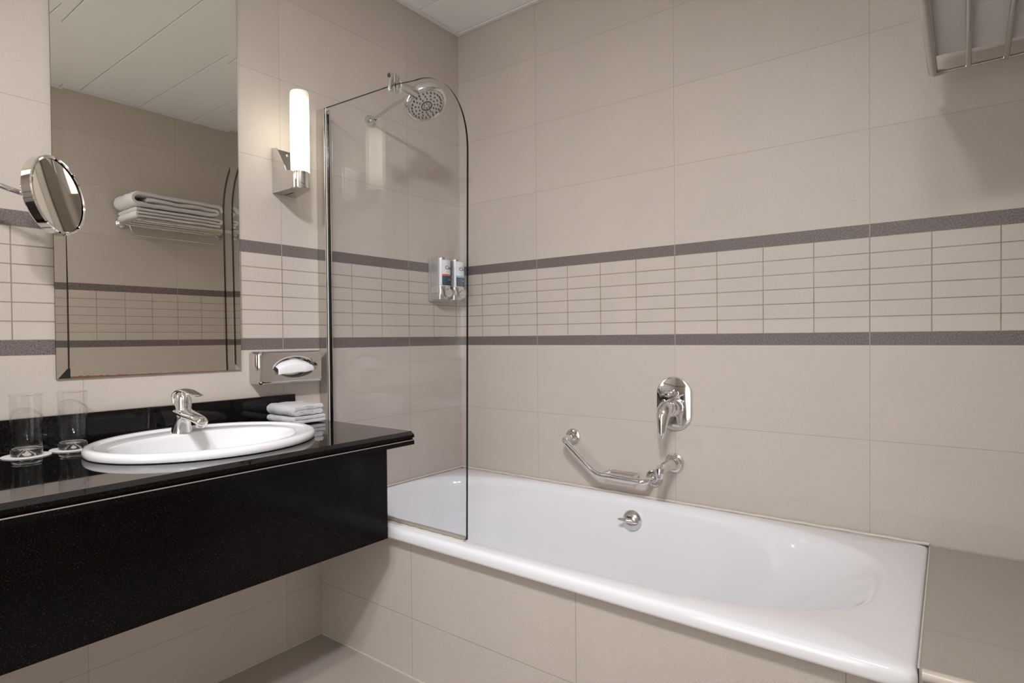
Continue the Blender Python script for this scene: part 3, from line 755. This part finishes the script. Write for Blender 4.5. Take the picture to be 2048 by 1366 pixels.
# ------------------------------------------------------------------ basin
def basin():
    t = thing('wash_basin', 'oval white ceramic wash basin set into the black counter', 'basin', (BC[0], BC[1], CZ))
    N = 96; bm = B()
    def el(cx, cy, ax, ay, z): return [(cx+ax*math.cos(2*PI*k/N), cy+ay*math.sin(2*PI*k/N), CZ+z) for k in range(N)]
    X, Y = BC; rings = [el(X, Y, .195, .240, -.006), el(X, Y, .236, .276, .0008), el(X, Y, .2425, .2825, .0020), el(X, Y, .2445, .2845, .006), el(X, Y, .2445, .2845, .0125), el(X, Y, .2425, .2825, .0180), el(X, Y, .238, .278, .0212), el(X, Y, .231, .272, .0222), el(X+.001, Y, .2235, .2645, .0215),
        el(X+.002, Y, .2215, .2625, .0206), el(X+.002, Y, .2205, .2615, .0190), el(X+.002, Y, .2195, .2605, .0172), el(X+.010, Y-.004, .190, .247, .0158), el(X+.022, Y-.009, .1665, .2375, .0146), el(X+.022, Y-.009, .1645, .2355, .0140), el(X+.023, Y-.009, .1620, .2330, .0110), el(X+.023, Y-.009, .160, .231, .003), el(X+.023, Y-.009, .154, .224, -.020), el(X+.022, Y-.008, .140, .206, -.060), el(X+.02, Y-.006, .115, .170, -.103), el(X+.02, Y-.004, .075, .11, -.130), el(X+.02, Y, .024, .024, -.140)]
    loft(bm, rings, cap=False); bm.verts.ensure_lookup_table(); bm.faces.new(bm.verts[-N:])
    link('bowl', bm, M_BASIN, t, ang=45)
    b = B(); lathe(b, [(.0, .004), (.018, .004), (.023, .002), (.024, 0)], (X+.02, Y, CZ-.1395), (0, 0, 1), 28); link('drain', b, M_CHROME, t)
basin()

# ------------------------------------------------------------------ basin tap
def tap():
    x, y = .105, -1.325; z = CZ+.0150
    t = thing('basin_tap', 'small chrome single-lever mixer tap on the back rim of the basin', 'tap', (x, y, z))
    def el(cx, cz, ax, ay, tilt=0., n=32):
        return [(cx+ax*math.cos(2*PI*k/n), y+ay*math.sin(2*PI*k/n), cz+tilt*ax*math.cos(2*PI*k/n)) for k in range(n)]
    # foot swings forward as it rises
    b = B(); loft(b, [el(x, z, .030, .0285), el(x+.001, z+.006, .0285, .027), el(x+.005, z+.022, .0245, .0235, -.05), el(x+.011, z+.038, .0225, .021, -.12), el(x+.018, z+.050, .0225, .019, -.25), el(x+.020, z+.056, .018, .015, -.3)]); link('foot', b, M_CHROME2, t, ang=60)
    # saddle-like spout
    b = B(); rings = []
    for f, hw, zt, zb in ((-.30, .006, .0605, .056), (-.26, .018, .064, .054), (-.10, .0245, .068, .051), (.15, .0255, .068, .046), (.40, .0235, .063, .038), (.65, .0205, .0585, .036), (.85, .0180, .0545, .030), (.97, .0145, .051, .027), (1.0, .008, .047, .029)):
        cx = x+.012+.118*f; pts = []
        for k in range(24):
            a = 2*PI*k/24; yy = y+hw*math.cos(a); zz = (zt+zb)/2+(zt-zb)/2*math.sin(a); pts.append((cx, yy, z+zz))
        rings.append(pts)
    loft(b, rings); link('spout', b, M_CHROME, t, ang=60)
    b = B(); lathe(b, [(.0, -.006), (.0105, -.006), (.012, -.003), (.012, .008)], (x+.113, y, z+.029), (.15, 0, 1), 24); link('aerator', b, M_CHROME2, t)
    # cartridge body and lever
    b = B(); loft(b, [el(x+.016, z+.062, .0235, .0230), el(x+.015, z+.068, .0215, .0210), el(x+.015, z+.090, .0225, .0215), el(x+.014, z+.106, .0200, .0195, .1), el(x+.012, z+.114, .0140, .0130, .1), el(x+.010, z+.117, .006, .005)]); link('cartridge_cap', b, M_CHROME, t, ang=60)
    b = B(); rings = []
    path = [(-.030, .074, .010, .002), (-.030, .083, .016, .0045), (-.026, .097, .021, .0055), (-.016, .111, .0225, .0055), (0, .1195, .0215, .0050), (.020, .1215, .0180, .0045), (.045, .1180, .0170, .0044), (.070, .1125, .0180, .0042), (.094, .1100, .0150, .0038), (.108, .1105, .006, .0020)]
    for i, (dx, dz, hw, th) in enumerate(path):
        a = Vector((path[min(i+1, len(path)-1)][0]-path[max(i-1, 0)][0], 0, path[min(i+1, len(path)-1)][1]-path[max(i-1, 0)][1])).normalized(); nn = Vector((-a.z, 0, a.x))
        rings.append([Vector((x+.012+dx, y+hw*math.cos(2*PI*k/20), z+dz))+nn*th*math.sin(2*PI*k/20) for k in range(20)])
    loft(b, rings); link('lever', b, M_CHROME, t, ang=60)
tap()

# ------------------------------------------------------------------ tumblers on paper coasters
def tumblers():
    protos = []
    for i, (x, y, lab, labc) in enumerate(((.075, -1.676, 'clear glass tumbler nearer the left edge of the photo', 'round white paper coaster under the left tumbler'), (.060, -1.576, 'clear glass tumbler standing closer to the basin', 'round white paper coaster under the tumbler by the basin'))):
        b = B(); lathe(b, [(0, 0), (.0495, 0), (.050, .0008), (.0495, .0016), (0, .0016)], (0, 0, 0), n=56)
        c = link('coaster', b, M_COASTER); c.location = (x, y, CZ+.0003); tag(c, labc, 'coaster', 'paper coasters on the counter')
        r = .0318; b = B()
        t = thing('tumbler', lab, 'glass', (x+.002, y, CZ+.0022), 'tumblers on the counter')
        prof = [(r-.001, .0160), (r, .0165), (r+.0006, .1440), (r+.0003, .1455), (r-.0009, .1455), (r-.0012, .1440), (r-.0018, .030), (r-.004, .0225), (r-.008, .0195), (r-.009, .0188)]
        lathe(b, prof, (x+.002, y, CZ+.0022), n=56); link('body', b, M_THIN, t, ang=70)
        b = B(); tube(b, [(x+.002+(r-.0002)*math.cos(2*PI*k/48), y+(r-.0002)*math.sin(2*PI*k/48), CZ+.0022+.1455) for k in range(49)], .0011, 8, cap=False); link('rim', b, M_GLASS, t, ang=80)
        # heavy base, hollowed underneath into a cone
        b = B(); lathe(b, [(0, .0135), (.004, .0118), (.012, .0060), (.0190, .0015), (.022, 0), (r-.003, 0), (r-.0008, .001), (r, .004), (r, .0158), (r-.002, .0180), (r-.009, .0185), (0, .0182)], (x+.002, y, CZ+.0022), n=56); link('thick_base', b, M_GLASS, t, ang=40)
tumblers()

# ------------------------------------------------------------------ washcloths on the counter
def clothpath(y0, y1, z0, th, n):
    L = []
    for k in range(n):
        zz = z0+th/2+k*th*.98
        L.append((y1, y0, zz) if k % 2 == 0 else (y0, y1, zz))
    return serp(L, 34)
zc = CZ+.0035
o = link('washcloth', folded(clothpath(-1.000, -.892, zc, .0115, 2), .0112, .022, .178, nx=80, amp=.0022, seed=1, roundx=.004, fluff=.0011), M_CLOTH)
o = tag(o, 'thin folded white washcloth lying on the counter, lower of the pair', 'washcloth', 'washcloths beside the basin')
o.location.z = 0.
o = link('washcloth', folded(clothpath(-.996, -.896, zc+.0245, .0165, 2), .0162, .020, .172, nx=80, amp=.0034, seed=5, roundx=.004, fluff=.0012), M_CLOTH)
tag(o, 'plump folded white washcloth on top of the other, beside the basin', 'washcloth', 'washcloths beside the basin')
